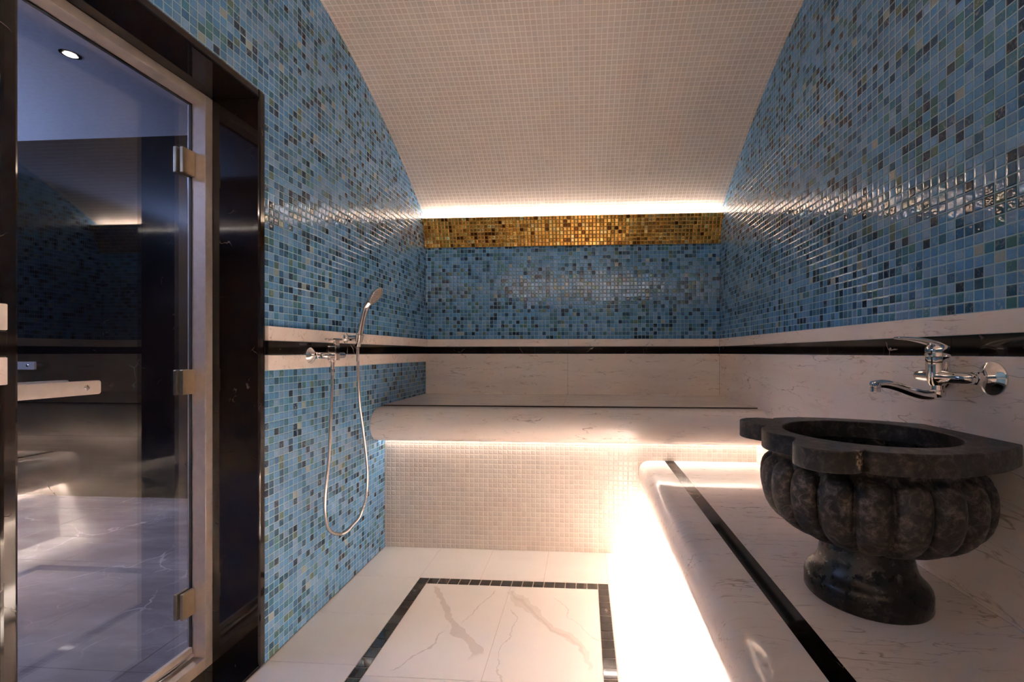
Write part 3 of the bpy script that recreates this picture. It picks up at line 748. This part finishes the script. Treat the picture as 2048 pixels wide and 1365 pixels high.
# ------------------------------------------------------------------ SHOWER MIXER on the left wall
XW, XS, SZ = XL + 0.0145, -1.072, 1.109
SM = thing('shower_mixer', 'chrome shower mixer tap on the left wall band beside the dark door surround', 'faucet', (XW, 1.84, SZ))
for yy in (1.766, 1.916):
    bm = bmesh.new(); lathe(bm, (XW, yy, SZ), (1, 0, 0), [(0.0005, 0.0335), (0.004, 0.0335), (0.007, 0.031), (0.014, 0.023), (0.021, 0.016), (0.028, 0.0135)], 48)
    obj('escutcheon', bm, M['chrome'], SM, smooth=35)
    bm = bmesh.new(); lathe(bm, (XW + 0.026, yy, SZ), (1, 0, 0), [(0, 0.0135), (0.001, 0.0152), (0.013, 0.0152), (0.014, 0.0135)], 6); lathe(bm, (XW + 0.039, yy, SZ), (1, 0, 0), [(0, 0.012), (0.012, 0.012)], 28)
    obj('union_nut', bm, M['chrome'], SM, bevel=0.0008)
bm = bmesh.new()
path = smooth_path([(XS - 0.014, 1.766, SZ), (XS - 0.005, 1.769, SZ), (XS, 1.782, SZ), (XS, 1.81, SZ), (XS, 1.841, SZ), (XS, 1.872, SZ), (XS, 1.900, SZ), (XS - 0.005, 1.913, SZ), (XS - 0.014, 1.916, SZ)], 6)
tube(bm, path, 0.0125, 28)
obj('mixer_body', bm, M['chrome'], SM, smooth=40)
bm = bmesh.new(); box(bm, XS - 0.019, XS + 0.019, 1.815, 1.851, 1.088, 1.150); obj('cartridge_housing', bm, M['chrome'], SM, bevel=0.004)
bm = bmesh.new(); box(bm, XS - 0.017, XS + 0.017, 1.817, 1.849, 1.1515, 1.176); box(bm, XS - 0.019, XS + 0.019, 1.797, 1.853, 1.176, 1.182)
tube(bm, [(XS, 1.845, 1.1785), (XS, 1.893, 1.1785)], 0.0042, 16)
lv = obj('lever', bm, M['chrome'], SM, bevel=0.0015)
bm = bmesh.new(); lathe(bm, (XS + 0.012, 1.817, 1.163), (0, -1, 0), [(-0.001, 0.006), (0.002, 0.006), (0.0035, 0.004), (0.004, 0)], 20); obj('index_cap', bm, M['chrome_soft'], lv, smooth=40)
bm = bmesh.new(); lathe(bm, (XS, 1.822, 1.090), (0, 0, -1), [(0, 0.0125), (0.008, 0.0125), (0.010, 0.0105), (0.030, 0.0088), (0.040, 0.0088)], 32); obj('hose_outlet', bm, M['chrome'], SM, smooth=40)

# bracket
BR = thing('shower_bracket', 'chrome wall bracket holding the hand shower, right of the shower mixer', 'bracket', (XW, 2.036, 1.19))
bm = bmesh.new(); lathe(bm, (XW, 2.036, 1.19), (1, 0, 0), [(0.0005, 0.024), (0.005, 0.024), (0.008, 0.019), (0.014, 0.0135), (0.030, 0.0125), (0.048, 0.0135), (0.056, 0.013)], 40); obj('wall_mount', bm, M['chrome'], BR, smooth=40)
d = Vector((0.16, 0, 0.987)).normalized(); c0 = Vector((XS + 0.004, 2.036, 1.172))
bm = bmesh.new(); lathe(bm, c0, d, [(-0.001, 0.0105), (0.0, 0.0155), (0.034, 0.0185), (0.036, 0.0165)], 36); obj('holder_cup', bm, M['chrome'], BR, smooth=40)

# hand shower with hose
HS = thing('hand_shower', 'chrome hand shower with round spray head and long looping ribbed metal hose', 'shower head', (XS, 2.036, 1.17))
hp = smooth_path([(XS - 0.001, 2.036, 1.150), (XS + 0.003, 2.036, 1.175), (XS + 0.008, 2.036, 1.21), (XS + 0.015, 2.036, 1.25), (XS + 0.024, 2.036, 1.295), (XS + 0.036, 2.036, 1.335), (XS + 0.052, 2.036, 1.362), (XS + 0.068, 2.036, 1.380)], 8)
bm = bmesh.new(); tube(bm, hp, [0.0115 + 0.005 * math.sin(min(1, i / len(hp) * 1.25) * PI / 2) for i in range(len(hp))], 28); obj('grip', bm, M['chrome'], HS, smooth=50)
nrm = Vector((0.80, 0.03, -0.60)).normalized(); hc = Vector((-0.9840, 2.036, 1.3880))
bm = bmesh.new(); lathe(bm, hc - nrm * 0.022, nrm, [(0, 0.0), (0.001, 0.014), (0.004, 0.026), (0.009, 0.037), (0.015, 0.0435), (0.021, 0.0460), (0.024, 0.0450)], 48); hd = obj('spray_head', bm, M['chrome'], HS, smooth=50)
bm = bmesh.new(); lathe(bm, hc + nrm * 0.0015, nrm, [(0, 0.0430), (0.0018, 0.0422), (0.0026, 0.036), (0.0026, 0.0)], 44)
a_, b_ = frame_of(nrm)
for rad_, cnt in ((0.010, 6), (0.018, 12), (0.0265, 18), (0.035, 24)):
    for k in range(cnt):
        c = hc + nrm * 0.004 + (a_ * math.cos(2 * PI * k / cnt) + b_ * math.sin(2 * PI * k / cnt)) * rad_
        lathe(bm, c, nrm, [(0, 0.0017), (0.002, 0.0013), (0.0022, 0)], 8)
obj('nozzle_plate', bm, M['chrome_soft'], hd)
hose = smooth_path([(XS, 1.822, 1.056), (XS, 1.821, 1.00), (XS + 0.001, 1.812, 0.885), (XS + 0.002, 1.800, 0.76), (XS + 0.002, 1.790, 0.66), (XS + 0.001, 1.768, 0.53), (XS, 1.770, 0.44), (XS, 1.800, 0.37), (XS, 1.871, 0.325),
                    (XS, 1.935, 0.312), (XS, 1.995, 0.322), (XS, 2.050, 0.335), (XS, 2.098, 0.380), (XS, 2.122, 0.44), (XS, 2.128, 0.52), (XS, 2.112, 0.62), (XS, 2.085, 0.74), (XS, 2.055, 0.855), (XS, 2.040, 0.97), (XS, 2.035, 1.06), (XS - 0.001, 2.036, 1.12), (XS - 0.001, 2.036, 1.152)], 40)
bm = bmesh.new(); tube(bm, hose, [0.0070 if i % 2 else 0.0060 for i in range(len(hose))], 14); obj('hose', bm, M['chrome_soft'], HS, smooth=60)
